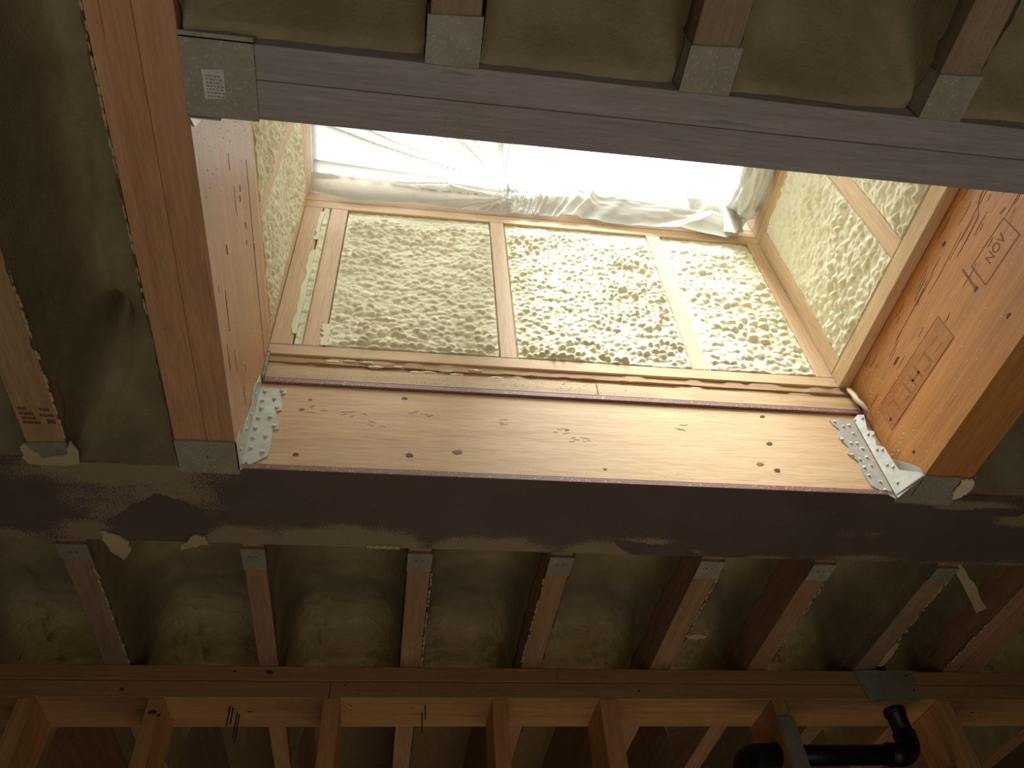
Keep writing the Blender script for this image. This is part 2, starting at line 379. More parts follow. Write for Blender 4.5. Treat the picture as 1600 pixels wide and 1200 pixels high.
# --- near wall of the shaft (behind the header, seen only from elsewhere)
wn = tag(box('wall_shaft_near', (SX0-.04, SX1+.04, SY0-.04, SY0-.03, 1.30, 2.14), M['sheath'], bev=0), kind='structure')
foam_panel('spray_foam', wn, (SX0, SY0-.012, 1.32), (1, 0, 0), (0, 0, 1), (0, 1, 0), SX1-SX0, ZT0-1.32, 31, res=.008, rec=.004)
box('top_plate', (SX0, SX1, SY0-.03, SY0, ZT0, ZT1), M['stud_x'], wn)

# --- skylight on its curb
sk = empty('window_1', (SX0+SX1)/2, (SY0+SY1)/2, ZT1, kind='structure')
box('curb_board', (SX0, SX1, yb, yb+.03, ZT1, 2.142), M['curb'], sk)
box('curb_board', (SX0, SX1, SY0-.03, SY0, ZT1, 2.142), M['curb'], sk)
box('curb_board', (xl-.03, xl, SY0-.03, yb+.03, ZT1, 2.142), M['curb'], sk)
box('curb_board', (xr, xr+.03, SY0-.03, yb+.03, ZT1, 2.142), M['curb'], sk)
for d in [(SX0-.03, SX1+.03, yb-.006, yb+.035, 2.144, 2.168), (SX0-.03, SX1+.03, SY0-.035, SY0+.006, 2.144, 2.168),
          (xl-.035, xl+.012, SY0+.006, yb-.006, 2.144, 2.168), (xr-.012, xr+.035, SY0+.006, yb-.006, 2.144, 2.168)]:
    box('window_frame', d, M['frame'], sk)
box('pane', (SX0-.02, SX1+.02, SY0-.02, yb+.02, 2.169, 2.175), M['glass'], sk, bev=0)

# ------------------------------------------------------------------ big beams
def disc(name, p, n, ra, rb, axis_long, material, parent, seed=0, th=.0006):
    """irregular thin disc lying on a surface; long axis direction given"""
    r_ = random.Random(seed); n = np.array(n, float); l = np.array(axis_long, float); q = np.cross(n, l)
    pts = [np.array(p) + n*.0001 + l*ra*math.cos(t)*(k) + q*rb*math.sin(t)*(k)
           for t, k in [(2*math.pi*i/12, .7+.5*r_.random()) for i in range(12)]]
    return prism(name, pts, n*th, material, parent)
def beam(name, x0, x1, ys, label, ma, mid, zt):
    e = empty(name, (x0+x1)/2, .1, 1.0, label, 'beam')
    box('ply', (x0, mid-.0002, ys[0], ys[1], 1.0, zt), ma, e, bev=.0006)
    box('ply', (mid+.0002, x1, ys[0], ys[1], 1.0005, zt), ma, e, bev=.0006)
    return e
lb = beam('glulam_beam', -.392, -.290, (-1.2, 1.1195), 'left reddish two-ply beam running toward the camera, left edge of the light shaft', M['beam'], -.338, 1.347)
rb = beam('glulam_beam', 1.033, 1.138, (-1.2, 1.1195), 'right orange-lit timber beam with stamped ink box, right edge of the light shaft', M['beam_r'], 1.084, 1.353)
nh = empty('header_beam', .37, .41, 1.0, 'glare-greyed two-ply timber header crossing the top of the view below the skylight', 'beam')
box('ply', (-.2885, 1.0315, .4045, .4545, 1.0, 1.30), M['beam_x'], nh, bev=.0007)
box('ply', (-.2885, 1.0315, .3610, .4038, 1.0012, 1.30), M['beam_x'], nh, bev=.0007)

for i, (y, z, a) in enumerate([(.7035, 1.289, .006), (.7152, 1.1507, .006), (.701, 1.0513, .006), (1.0516, 1.0569, .005), (.963, 1.237, .013), (1.06, 1.16, .005)]):
    disc('knot', (1.033, y, z), (-1, 0, 0), a, .0035, (0, 1, 0), M['knot'], rb, i)
for i, (y, z, a) in enumerate([(.6815, 1.2265, .007), (.6956, 1.2196, .006), (.7581, 1.2389, .008), (.79, 1.235, .005), (.72, 1.10, .012)]):
    disc('knot', (-.290, y, z), (1, 0, 0), a, .0022, (0, 1, 0), M['knot'], lb, i+9)
# long splits in the inner faces
def split(parent, x, n, pts, w=.0012, m_='crack', name='split'):
    L = [np.array((x, y, z)) for y, z in pts]; top = []; bot = []
    for i, p in enumerate(L):
        k = w*(0.15 if i in (0, len(L)-1) else 1); top.append(p+np.array((n*.0001, 0, k))); bot.append(p-np.array((-n*.0001, 0, k)))
    return prism(name, top+bot[::-1], (n*.0005, 0, 0), M[m_], parent)
split(rb, 1.033, -1, [(.52, 1.283), (.56, 1.277), (.575, 1.268), (.60, 1.262), (.615, 1.244), (.66, 1.240), (.70, 1.238)], .0009)
split(rb, 1.033, -1, [(.50, 1.262), (.60, 1.258), (.72, 1.252)], .0005)
split(rb, 1.033, -1, [(.66, 1.262), (.75, 1.255), (.80, 1.256)], .0006)
split(rb, 1.033, -1, [(.78, 1.278), (.85, 1.272), (.93, 1.27)], .0006)
split(rb, 1.033, -1, [(.55, 1.338), (.8, 1.337), (1.11, 1.335)], .0022)
split(lb, -.290, 1, [(.66, 1.29), (.85, 1.285), (1.10, 1.288)], .0012)
split(lb, -.290, 1, [(.77, 1.06), (.80, 1.058), (.85, 1.056)], .0012)
r_ = random.Random(77)
for k in range(46):
    y = r_.uniform(.52, 1.06); z = r_.uniform(1.17, 1.335); l = r_.uniform(.012, .06)
    split(rb, 1.033, -1, [(y, z), (y+l*.5, z-r_.uniform(0, .003)), (y+l, z-r_.uniform(0, .002))], r_.uniform(.0002, .0006), name='grain_mark')
for k in range(9):
    y = r_.uniform(.50, 1.06); z = r_.uniform(1.02, 1.33); l = r_.uniform(.015, .06)
    split(lb, -.290, 1, [(y, z), (y+l*.5, z-r_.uniform(0, .002)), (y+l, z)], r_.uniform(.0002, .0005), name='grain_mark')
# ink stamps on the right beam
def frame_lines(name, corners, w, parent, material, x=1.033):
    c = [np.array((x-.0001, y, z)) for y, z in corners]; cen = sum(c)/len(c)
    inn = [p+(cen-p)*w for p in c]; V = [tuple(p) for p in c+inn]; V += [tuple(np.array(p)-np.array((.0005, 0, 0))) for p in V]
    F = []
    n = len(c)
    for i in range(n):
        j = (i+1) % n; F += [(2*n+i, 2*n+j, 3*n+j, 3*n+i), (i, j, 2*n+j, 2*n+i), (n+i, 3*n+i, 3*n+j, n+j)]
    return make(name, V, F, material, parent)
def text(name, s, size, org, xa, ya, material, parent, stretch=1.0):
    cu = bpy.data.curves.new(name, 'FONT'); cu.body = s; cu.size = size*S; cu.extrude = .0003; cu.resolution_u = 3
    to = bpy.data.objects.new(name+'_tmp', cu); C.objects.link(to); bpy.context.view_layer.update()
    me = bpy.data.meshes.new_from_object(to.evaluated_get(bpy.context.evaluated_depsgraph_get()))
    bpy.data.objects.remove(to)
    xa = Vector(xa); ya = Vector(ya); za = xa.cross(ya)
    me.transform(Matrix(((xa.x*stretch, ya.x, za.x), (xa.y*stretch, ya.y, za.y), (xa.z*stretch, ya.z, za.z))).to_4x4())
    me.materials.clear(); me.materials.append(material); me.name = name
    return link(bpy.data.objects.new(name, me), W(*org), parent)
frame_lines('ink_stamp', [(.585, 1.1865), (.5865, 1.1315), (.6965, 1.1355), (.693, 1.192)], .035, rb, M['ink'])
text('lettering', 'NOV', .027, (1.0326, .664, 1.154), (0, -1, 0), (0, 0, 1), M['ink'], rb, .95)
prism('ink_smudge', [(1.0328, .7076, 1.2071), (1.0328, .7118, 1.1542), (1.0328, .7168, 1.1542), (1.0328, .7120, 1.2071)], (-.0005, 0, 0), M['ink'], rb)
prism('ink_smudge', [(1.0328, .585, 1.200), (1.0328, .571, 1.197), (1.0328, .571, 1.194), (1.0328, .585, 1.197)], (-.0005, 0, 0), M['ink'], rb)
prism('ink_stamp', [(1.0328, .8146, 1.1974), (1.0328, .8148, 1.1337), (1.0328, 1.075, 1.141), (1.0328, 1.075, 1.206)], (-.0004, 0, 0), M['ink_wash'], rb)
frame_lines('ink_stamp', [(.8126, 1.1994), (.8128, 1.1317), (1.06, 1.139), (1.06, 1.210)], .02, rb, M['ink_faint'])
for (ya, yc, za, zc) in [(.885, .893, 1.146, 1.182), (.893, .915, 1.176, 1.182), (.893, .915, 1.146, 1.152), (.925, .931, 1.148, 1.184), (.925, .955, 1.160, 1.168), (.949, .955, 1.148, 1.184),
                         (.972, .979, 1.150, 1.186), (.979, 1.000, 1.150, 1.156), (1.020, 1.026, 1.152, 1.188), (1.026, 1.045, 1.182, 1.188), (.84, .868, 1.150, 1.156), (.84, .868, 1.170, 1.176)]:
    prism('ink_smudge', [(1.0323, ya, za), (1.0323, yc, za+.002), (1.0323, yc+.002, zc), (1.0323, ya+.002, zc-.002)], (-.0002, 0, 0), M['ink_faint'], rb)
# droplets of foam on the inner faces (uncountable spatter)
def spatter(parent, gen, material, count, r0, r1, seed):
    r_ = random.Random(seed); V, F = [], []
    for i in range(count):
        p, n = gen(r_); n = Vector(n); rr = r0+(r1-r0)*r_.random()**3
        a = n.orthogonal().normalized(); b = n.cross(a); k = len(V)
        for t in range(5):
            q = Vector(p)+(a*math.cos(t*1.2566)+b*math.sin(t*1.2566))*rr; V.append(tuple(q))
        V.append(tuple(Vector(p)+n*rr*.8))
        F += [(k+t, k+(t+1) % 5, k+5) for t in range(5)]
    o = make('foam_spatter', V, F, material, parent, smooth=True); o['kind'] = 'stuff'; return o
spatter(rb, lambda r: ((1.0329, 1.11-.6*r.random()**1.6, 1.02+.29*r.random()), (-1, 0, 0)), M['foam'], 420, .0006, .0026, 3)
spatter(rb, lambda r: ((1.0329, 1.115-.09*r.random()**1.5, 1.21+.10*r.random()), (-1, 0, 0)), M['foam'], 160, .0006, .002, 33)
spatter(lb, lambda r: ((-.2899, 1.11-.62*r.random()**1.3, 1.02+.29*r.random()), (1, 0, 0)), M['foam'], 380, .0006, .0022, 4)

# ------------------------------------------------------------------ steel beam with timber packing
sb = empty('steel_beam', .3, 1.235, 1.0, 'dark brown steel beam crossing the view under the skylight, blotched with tan overspray', 'beam')
gx = np.arange(-1.25, 2.3, .0045); gy = np.linspace(1.122, 1.345, 52)
GX, GY = np.meshgrid(gx, gy, indexing='ij')
sp = np.full(GX.shape, -.45)
def blob(cx, cy, sx, sy, a):
    global sp
    sp = np.maximum(sp, -.45 + a*np.exp(-((GX-cx)/sx)**2-((GY-cy)/sy)**2))
for b_ in [(-.50, 1.14, .20, .055, 1.0), (-.42, 1.20, .12, .08, .75), (-.55, 1.24, .12, .10, .55), (-.86, 1.345, .20, .035, 1.1), (-.60, 1.32, .08, .06, .75), (-.29, 1.33, .10, .05, 1.0),
           (-.10, 1.345, .16, .068, 1.35), (.20, 1.350, .14, .055, 1.2), (.44, 1.345, .10, .05, 1.1), (.52, 1.30, .09, .02, .75), (.62, 1.345, .05, .035, .7), (-.17, 1.295, .04, .02, .5),
           (.80, 1.352, .07, .02, .9), (1.0, 1.335, .16, .02, .62), (1.25, 1.35, .15, .02, .6), (.95, 1.25, .15, .03, .42), (1.18, 1.145, .12, .018, .95), (1.35, 1.18, .12, .04, .8), (1.5, 1.35, .3, .03, .7), (.3, 1.2, 1.3, .2, .25)]: blob(*b_)
def inpoly(px, py, poly):
    c = np.zeros(px.shape, bool); n = len(poly)
    for i in range(n):
        x1, y1 = poly[i]; x2, y2 = poly[(i+1) % n]
        c ^= ((y1 > py) != (y2 > py)) & (px < (x2-x1)*(py-y1)/(y2-y1+1e-12)+x1)
    return c
jx = GX+.012*(fbm(GX*50, GY*50)-.5); jy = GY+.012*(fbm(GX*50+9, GY*50)-.5)
sp[inpoly(jx, jy, [(-.445, 1.200), (-.545, 1.283), (-.50, 1.345), (-.385, 1.345), (-.355, 1.29), (-.37, 1.24)])] = -.9
sp[inpoly(jx, jy, [(.45, 1.30), (.60, 1.315), (.66, 1.345), (.50, 1.345)])] = -.9
sp[inpoly(jx, jy, [(1.20, 1.15), (1.35, 1.155), (1.30, 1.175), (1.19, 1.17)])] = -.9
ff = gridmesh('bottom_flange', GX, GY, np.full(GX.shape, 1.0), M['steel'], sb, {'spray': sp}, flip=True)
tag(box('bottom_flange', (-2.3, 3.1, 1.1221, 1.3449, 1.0004, 1.0135), M['plum'], sb), 'flange plate edge, plum primer')
box('web', (-2.3, 3.1, 1.228, 1.240, 1.0135, 1.2355), M['plum'], sb)
box('top_flange', (-2.3, 3.1, 1.1190, 1.3449, 1.2370, 1.2510), M['plum'], sb)
pk = tag(box('packing_board', (-2.3, 3.1, 1.1245, 1.2275, 1.014, 1.2365), M['pack']), 'wide honey-coloured board packed into the steel beam side below the shaft', 'board')
for i, (x, z, a, mm) in enumerate([(.0008, 1.2136, .006, 'knot'), (-.1868, 1.1948, .005, 'knot_mid'), (.0167, 1.0537, .008, 'knot'), (.1091, 1.0679, .009, 'knot_mid'),
        (.7836, 1.2161, .006, 'knot'), (.7734, 1.1333, .007, 'knot'), (.7652, 1.0564, .007, 'knot'), (-.1948, 1.0424, .006, 'knot'), (.7328, 1.0722, .008, 'knot_mid'), (-.2, 1.165, .006, 'knot_mid'), (.4, 1.04, .004, 'knot_mid')]):
    disc('knot', (x, 1.1245, z), (0, -1, 0), a, a*.6, (1, 0, .2), M[mm], pk, i+30)
r_ = random.Random(8)
for cx, cz, cnt in [(-.17, 1.165, 4), (-.10, 1.16, 5), (.03, 1.165, 5), (.33, 1.14, 6), (.36, 1.12, 6), (.56, 1.17, 3), (-.05, 1.13, 3), (.20, 1.16, 3)]:
    for k in range(cnt):
        x = cx+r_.uniform(-.025, .025); z = cz+r_.uniform(-.012, .012); l = r_.uniform(.006, .018); q = r_.uniform(-.004, .004)
        prism('grain_mark', [(x, 1.1244, z), (x+l, 1.1244, z+q+.0007), (x+l*1.1, 1.1244, z+q), (x, 1.1244, z-.0006)], (0, -.0003, 0), M['knot_mid'], pk)
spatter(pk, lambda r: ((-.2+1.2*r.random(), 1.1244, 1.016+.04*r.random()**2), (0, -1, 0)), M['foam'], 200, .0005, .0015, 5)
for k, (a, b, lab) in enumerate([(-.2895, .417, 'left length of the narrow ledge board on top of the steel beam'), (.4185, 1.031, 'right length of the narrow ledge board on top of the steel beam')]):
    nb = tag(box('ledge_board', (a, b, 1.1205, 1.20, 1.2515, 1.2915), M['strip']), lab, 'board')
for k, (z0, z1, y, lab) in enumerate([(1.2920, 1.3035, 1.1265, 'lowest plywood shim strip on the ledge board'), (1.3050, 1.3155, 1.1230, 'middle plywood shim strip on the ledge board'), (1.3170, 1.3290, 1.1275, 'top plywood shim strip under the shaft bottom plate')]):
    x = np.linspace(-.2895, 1.031, 90); yy = y - .0025*fbm(x*12+k*9, x*0+k, 3) - .002*(vnoise(x*40, x*0+k*3) > .7)
    V = [(p, q, z0) for p, q in zip(x, yy)]+[(p, q, z1-.0008*(i % 3)) for i, (p, q) in enumerate(zip(x, yy))]+[(p, 1.20, z0) for p in x]+[(p, 1.20, z1) for p in x]
    n = len(x); F = []
    for i in range(n-1):
        F += [(i, i+1, n+i+1, n+i), (n+i, n+i+1, 3*n+i+1, 3*n+i), (2*n+i+1, 2*n+i, 3*n+i, 3*n+i+1), (i+1, i, 2*n+i, 2*n+i+1)]
    F += [(0, n, 3*n, 2*n), (n-1, 3*n-1, 4*n-1, 2*n-1)]
    tag(make('plywood_strip', V, F, M['ply_strip']), lab, 'plywood', 'plywood shims under the shaft wall')
spatter(nb, lambda r: ((-.25+.75*r.random(), 1.1203, 1.257+.034*r.random()), (0, -1, 0)), M['foam'], 240, .0006, .002, 6)
def lump(name, cells, material, parent=None, seed=1):
    """overlapping little crusts of foam: [(x,y,z,rx,ry,rz)] as one bumpy mesh"""
    V, F = [], []
    for q, (x, y, z, rx, ry, rz) in enumerate(cells):
        bm = bmesh.new(); bmesh.ops.create_icosphere(bm, subdivisions=2, radius=1); k = len(V)
        r2 = random.Random(seed*31+q)
        for v in bm.verts:
            f = .75+.5*r2.random(); V.append((x+v.co.x*rx*f, y+v.co.y*ry*f, z+v.co.z*rz*f))
        F += [tuple(w.index+k for w in f.verts) for f in bm.faces]; bm.free()
    o = make(name, V, F, material, parent, smooth=True); o['kind'] = 'stuff'; return o
r_ = random.Random(5)
tag(lump('foam_crust', [(-.16+.035*i+r_.uniform(-.01, .01), 1.122, 1.300+r_.uniform(-.006, .02)-.0007*i, .016, .0025, .0035) for i in range(11)], M['foam']),
    'thin crust of cream foam smeared along the plywood shims, left half', 'foam')
tag(tube('foam_sliver', [(1.019, 1.113, 1.318), (1.0165, 1.107, 1.303), (1.018, 1.103, 1.285), (1.016, 1.101, 1.265), (1.021, 1.099, 1.247), (1.026, 1.099, 1.232), (1.030, 1.099, 1.226)],
    [.0015, .0055, .0068, .0062, .0055, .0032, .0006], M['foam'], None, 9), 'curled cream foam sliver in the right corner above the metal hanger', 'foam')
tag(lump('foam_crust', [(-.2885, 1.113, 1.25+.012*i, .004, .008, .012) for i in range(7)], M['galv_seat']),
    'grey foam bead in the left corner above the metal hanger', 'foam')

# ------------------------------------------------------------------ joist hangers
NM = None
def nail(parent, p, n, r=.0044):
    r *= 1.15
    global NM
    n = Vector(n).normalized()
    if NM is None:
        bm = bmesh.new(); bmesh.ops.create_cone(bm, cap_ends=True, segments=10, radius1=1, radius2=.6, depth=.7)
        NM = bpy.data.meshes.new('nail'); bm.to_mesh(NM); bm.free(); NM.materials.append(M['nail'])
        NM.transform(Matrix.Scale(1, 4))
    o = bpy.data.objects.new('nail', NM); link(o, W(*p) + n*r*S*.3, parent)
    o.rotation_euler = n.to_track_quat('Z', 'Y').to_euler(); o.scale = (r*S,)*3
    return o
T = .0018
h1 = empty('joist_hanger', -.30, 1.10, 1.0, 'bright galvanised hanger at the left corner with scalloped nailed flange', 'hanger')
FL = [(-.2895, 1.226), (-.2781, 1.2195), (-.2372, 1.2200), (-.2372, 1.2077), (-.246, 1.2031), (-.2438, 1.189), (-.2399, 1.1837), (-.2376, 1.1579), (-.2478, 1.154), (-.2453, 1.1383), (-.2377, 1.1277), (-.2358, 1.1058), (-.2458, 1.1029), (-.243, 1.0482), (-.2451, 1.0338), (-.288, .9965)]
prism('flange', [(x, 1.1240-T, z) for x, z in FL], (0, T, 0), M['galv'], h1)
SL = [(1.1215, 1.226), (1.097, 1.228), (1.088, 1.20), (1.080, 1.186), (1.079, 1.14), (1.086, 1.13), (1.086, 1.10), (1.080, 1.08), (1.079, 1.042), (1.052, 1.030), (1.052, .9965), (1.1215, .9965)]
prism('side_plate', [(-.2895, y, z) for y, z in SL], (T, 0, 0), M['galv'], h1)
prism('side_plate', [(-.3925-T, y, z) for y, z in SL], (T, 0, 0), M['galv_seat'], h1)
prism('seat', [(-.3925-T, 1.052, .9965), (-.2895+T, 1.052, .9965), (-.2895+T, 1.1335, .9965), (-.3965, 1.1335, .9965)], (0, 0, .0025), M['galv_seat'], h1)
for x, z in [(-.2777, 1.2101), (-.2450, 1.2141), (-.2564, 1.1899), (-.2785, 1.183), (-.2773, 1.1609), (-.2478, 1.164), (-.2776, 1.1324), (-.2564, 1.1375), (-.2450, 1.1138), (-.2783, 1.105), (-.2783, 1.0793), (-.2563, 1.085), (-.2778, 1.0534), (-.2554, 1.0442)]:
    nail(h1, (x, 1.1240-T, z), (0, -1, 0))
for y, z in [(1.10, 1.21), (1.095, 1.17), (1.10, 1.118), (1.094, 1.073), (1.092, 1.02)]: nail(h1, (-.2895+T, y, z), (1, 0, 0))
disc('nail_hole', (-.2795, 1.1240-T, 1.0138), (0, -1, 0), .002, .002, (1, 0, 0), M['knot'], h1, 2)
disc('nail_hole', (-.340, 1.09, .9964), (0, 0, -1), .002, .002, (1, 0, 0), M['knot'], h1, 3)

h2 = empty('joist_hanger', 1.06, 1.10, 1.0, 'bent galvanised hanger at the right corner with wavy edges and rows of nails', 'hanger')
FR = [(.9975, 1.2185), (.9618, 1.2205), (.9394, 1.2140), (.9427, 1.2030), (.9518, 1.1859), (.9406, 1.1615), (.9523, 1.1315), (.9422, 1.1139), (.9575, 1.0908), (.9541, 1.0725), (.955, 1.044), (.9582, 1.0251), (.9765, 1.0088), (.9985, .990)]
prism('flange', [(x, 1.1240-T, z) for x, z in FR], (0, T, 0), M['galv'], h2)
SR = [(.9975, 1.1190, 1.2185), (1.0058, 1.1103, 1.2245), (1.0132, 1.101, 1.2154), (1.007, 1.1088, 1.1746), (1.0141, 1.0999, 1.1623), (1.0074, 1.1083, 1.1276), (1.0151, 1.0987, 1.1151), (1.0164, 1.097, 1.0587), (1.0175, 1.0957, 1.0469), (1.0305, 1.062, 1.010), (1.0305, 1.060, .9965), (.9985, 1.1183, .9900)]
V = [np.array(p) for p in SR]; prism('side_plate', V, (.0014, .0011, 0), M['galv'], h2)
prism('side_plate', [(1.0318-T, 1.058, .9965), (1.0318-T, 1.058, 1.018), (1.0318-T, 1.075, 1.045), (1.0318-T, 1.1190, 1.10), (1.0318-T, 1.1190, .9965)], (T, 0, 0), M['galv'], h2)
prism('side_plate', [(1.139+T, y, z) for y, z in SL], (-T, 0, 0), M['galv_seat'], h2)
prism('seat', [(1.0275, 1.0583, .9965), (1.1105, 1.0589, .9965), (1.114, 1.075, .9965), (1.111, 1.10, .9965), (1.1305, 1.130, .9965), (1.126, 1.1433, .9965), (1.003, 1.1400, .9965), (.9985, 1.1183, .9965)], (0, 0, .0025), M['galv_seat'], h2)
for x, z in [(.95, 1.2107), (.9652, 1.1968), (.9804, 1.2007), (.9803, 1.176), (.9459, 1.1561), (.9625, 1.1456), (.9762, 1.1464), (.9823, 1.1304), (.9512, 1.1108), (.9633, 1.0978), (.9825, 1.1052), (.9638, 1.0748), (.9819, 1.0813), (.9643, 1.0523), (.9827, 1.0357), (.9846, 1.0144)]:
    nail(h2, (x, 1.1240-T, z), (0, -1, 0), .0034)
for p in [(.9993, 1.1183, 1.215), (1.0096, 1.1055, 1.2095), (1.0055, 1.1106, 1.1644), (1.0109, 1.1039, 1.1562), (1.006, 1.11, 1.1178), (1.0116, 1.103, 1.1108), (1.0075, 1.1081, 1.0719), (1.0126, 1.1018, 1.061), (1.0082, 1.1073, 1.0224), (1.0135, 1.1006, 1.0135)]:
    nail(h2, p, (-.78, -.62, 0), .0034)

h3 = empty('joist_hanger', -.25, .41, 1.0, 'dull grey hanger with white sticker under the left end of the header', 'hanger')
prism('seat', [(-.2895, .352, .9960), (-.2030, .352, .9960), (-.2030, .4560, .9960), (-.2895, .4560, .9960)], (0, 0, .0035), M['galv_seat'], h3)
prism('side_plate', [(-.2030, .3590, .9960), (-.2030, .3590, 1.15), (-.2895, .3590, 1.15), (-.2895, .3590, .9960)], (0, -.0018, 0), M['galv_seat'], h3)
prism('side_plate', [(-.2895, .4580, .9960), (-.2895, .4580, 1.15), (-.25, .4580, 1.15), (-.25, .4580, .9960)], (0, .0018, 0), M['galv'], h3)
prism('flange', [(-.2895, .4600, .9960), (-.2895, .477, 1.010), (-.2895, .482, 1.03), (-.2895, .4800, 1.15), (-.2895, .4600, 1.15)], (T, 0, 0), M['galv'], h3)
st = prism('sticker', [(-.2667, .3955, .9958), (-.2407, .3936, .9958), (-.2413, .4296, .9958), (-.2664, .4320, .9958)], (0, 0, -.0005), M['sticker'], h3); st['label'] = 'white paper sticker with tiny print'
r_ = random.Random(3)
for i in range(7):
    y = .4015+.0042*i; x = -.2625
    while x < -.245:
        w_ = r_.uniform(.001, .004); prism('print', [(x, y, .9952), (x+w_, y, .9952), (x+w_, y+.0022, .9952), (x, y+.0022, .9952)], (0, 0, -.0002), M['print'], h3); x += w_+.0012

# ------------------------------------------------------------------ joists
far_x = [(-.656, -.600), (-.307, -.262), (.027, .076), (.327, .376), (.660, .713), (.922, .973), (1.219, 1.271), (1.478, 1.518), (1.522, 1.585)]
flab = ['first joist from the left beyond the steel beam, half coated with tan foam', 'second joist from the left beyond the steel beam, red-brown underside',
        'third joist from the left beyond the steel beam', 'fourth joist from the left beyond the steel beam', 'fifth joist from the left beyond the steel beam, leaning right',
        'sixth joist from the left beyond the steel beam', 'seventh joist from the left, foam-coated, above the metal strap', 'left ply of the doubled joist at the right edge', 'right ply of the doubled joist at the right edge']
fm = ['joist_dusty', 'joist', 'joist', 'joist', 'joist', 'joist', 'joist_dusty', 'joist', 'joist']
for i, (a, b) in enumerate(far_x):
    e = empty('ceiling_joist', (a+b)/2, 1.37, 1.0, flab[i], 'joist', 'joists beyond the steel beam')
    y0 = 1.362 if i < 7 else 1.36
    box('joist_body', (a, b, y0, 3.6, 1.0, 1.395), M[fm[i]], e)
    if i < 7:
        h = empty('joist_hanger', (a+b)/2, 1.39, .998, ['small foam-greyed hanger under the %s joist from the left beyond the steel beam' % w for w in ('first', 'second', 'third', 'fourth', 'fifth', 'sixth', 'seventh')][i], 'hanger', 'hangers beyond the steel beam')
        d = (.046, .070, .062, .066, .062, .058, .05)[i]
        q = .0012
        prism('seat', [(a-q, 1.3605, .9978), (b+q, 1.3605, .9978), (b+q, 1.3605+d, .9978), (a-q, 1.3605+d, .9978)], (0, 0, .0018), M['galv_dim'] if i not in (4, 5) else M['galv_seat'], h)
        for s in (a-q, b+q-.001): box('side_plate', (s, s+.001, 1.3605, 1.40, .9982, 1.12), M['galv_dim'], h, bev=0)
        for s in (-.008, .006): disc('nail', ((a+b)/2+s, 1.385, .9977), (0, 0, -1), .003, .001, (1, 0, 0), M['knot'], h, i)
        tag(box('packing_block', (a+.001, b-.001, 1.3455, 1.3600, 1.004, 1.09), M['joist']), 'small dark timber block between the steel flange and the %s hanger' % ('first', 'second', 'third', 'fourth', 'fifth', 'sixth', 'seventh')[i], 'block', 'packing blocks at the steel flange')
# joist left of the light shaft (its grade stamp is too worn to read)
e = empty('ceiling_joist', -.605, .9, 1.0, 'pale joist with printed grade stamp at the far left, above the steel beam', 'joist')
box('joist_body', (-.640, -.574, -1.2, 1.1195, 1.0, 1.395), M['joist_pale'], e)
r_ = random.Random(12)
for (xa, xb, ya, yb_) in [(-.632, -.617, .992, .998), (-.632, -.610, 1.003, 1.010), (-.630, -.607, 1.014, 1.020), (-.631, -.603, 1.024, 1.030), (-.598, -.583, .992, .998), (-.600, -.578, 1.006, 1.012), (-.592, -.579, 1.018, 1.028)]:
    x = xa
    while x < xb:
        w_ = r_.uniform(.0015, .004); prism('grade_stamp', [(x, ya, .9995), (min(x+w_, xb), ya, .9995), (min(x+w_, xb), yb_, .9995), (x, yb_, .9995)], (0, 0, -.0003), M['ink_red'], e); x += w_+.0011
h = empty('joist_hanger', -.607, 1.10, .998, 'foam-smeared hanger under the far left joist at the steel beam', 'hanger')
prism('seat', [(-.6425, 1.075, .9970), (-.5715, 1.070, .9970), (-.5715, 1.1215, .9970), (-.6425, 1.1215, .9970)], (0, 0, .0025), M['galv_dim'], h)
for s in (-.6425, -.5725): box('side_plate', (s, s+.001, 1.072, 1.119, .998, 1.15), M['galv_dim'], h, bev=0)
CRUST = True
# joists on the near side of the header
for i, (a, b, lab) in enumerate([(.002, .069, 'left joist meeting the near side of the glare-greyed header'), (.328, .395, 'middle joist meeting the near side of the glare-greyed header'), (.664, .724, 'right joist meeting the near side of the glare-greyed header')]):
    e = empty('ceiling_joist', (a+b)/2, .2, 1.0, lab, 'joist', 'joists at the near side of the header')
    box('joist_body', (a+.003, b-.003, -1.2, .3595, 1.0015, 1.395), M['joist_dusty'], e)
    h = empty('joist_hanger', (a+b)/2, .34, .998, lab.replace('joist meeting', 'grey joist hanger meeting'), 'hanger', 'hangers at the near side of the header')
    prism('seat', [(a, .302, .9975), (b, .302-.004, .9975), (b, .3595, .9975), (a, .3595, .9975)], (0, 0, .003), M['galv_seat'], h)
    for s in (a, b-.0015): box('side_plate', (s, s+.0015, .302, .3590, .999, 1.2), M['galv_seat'], h, bev=0)

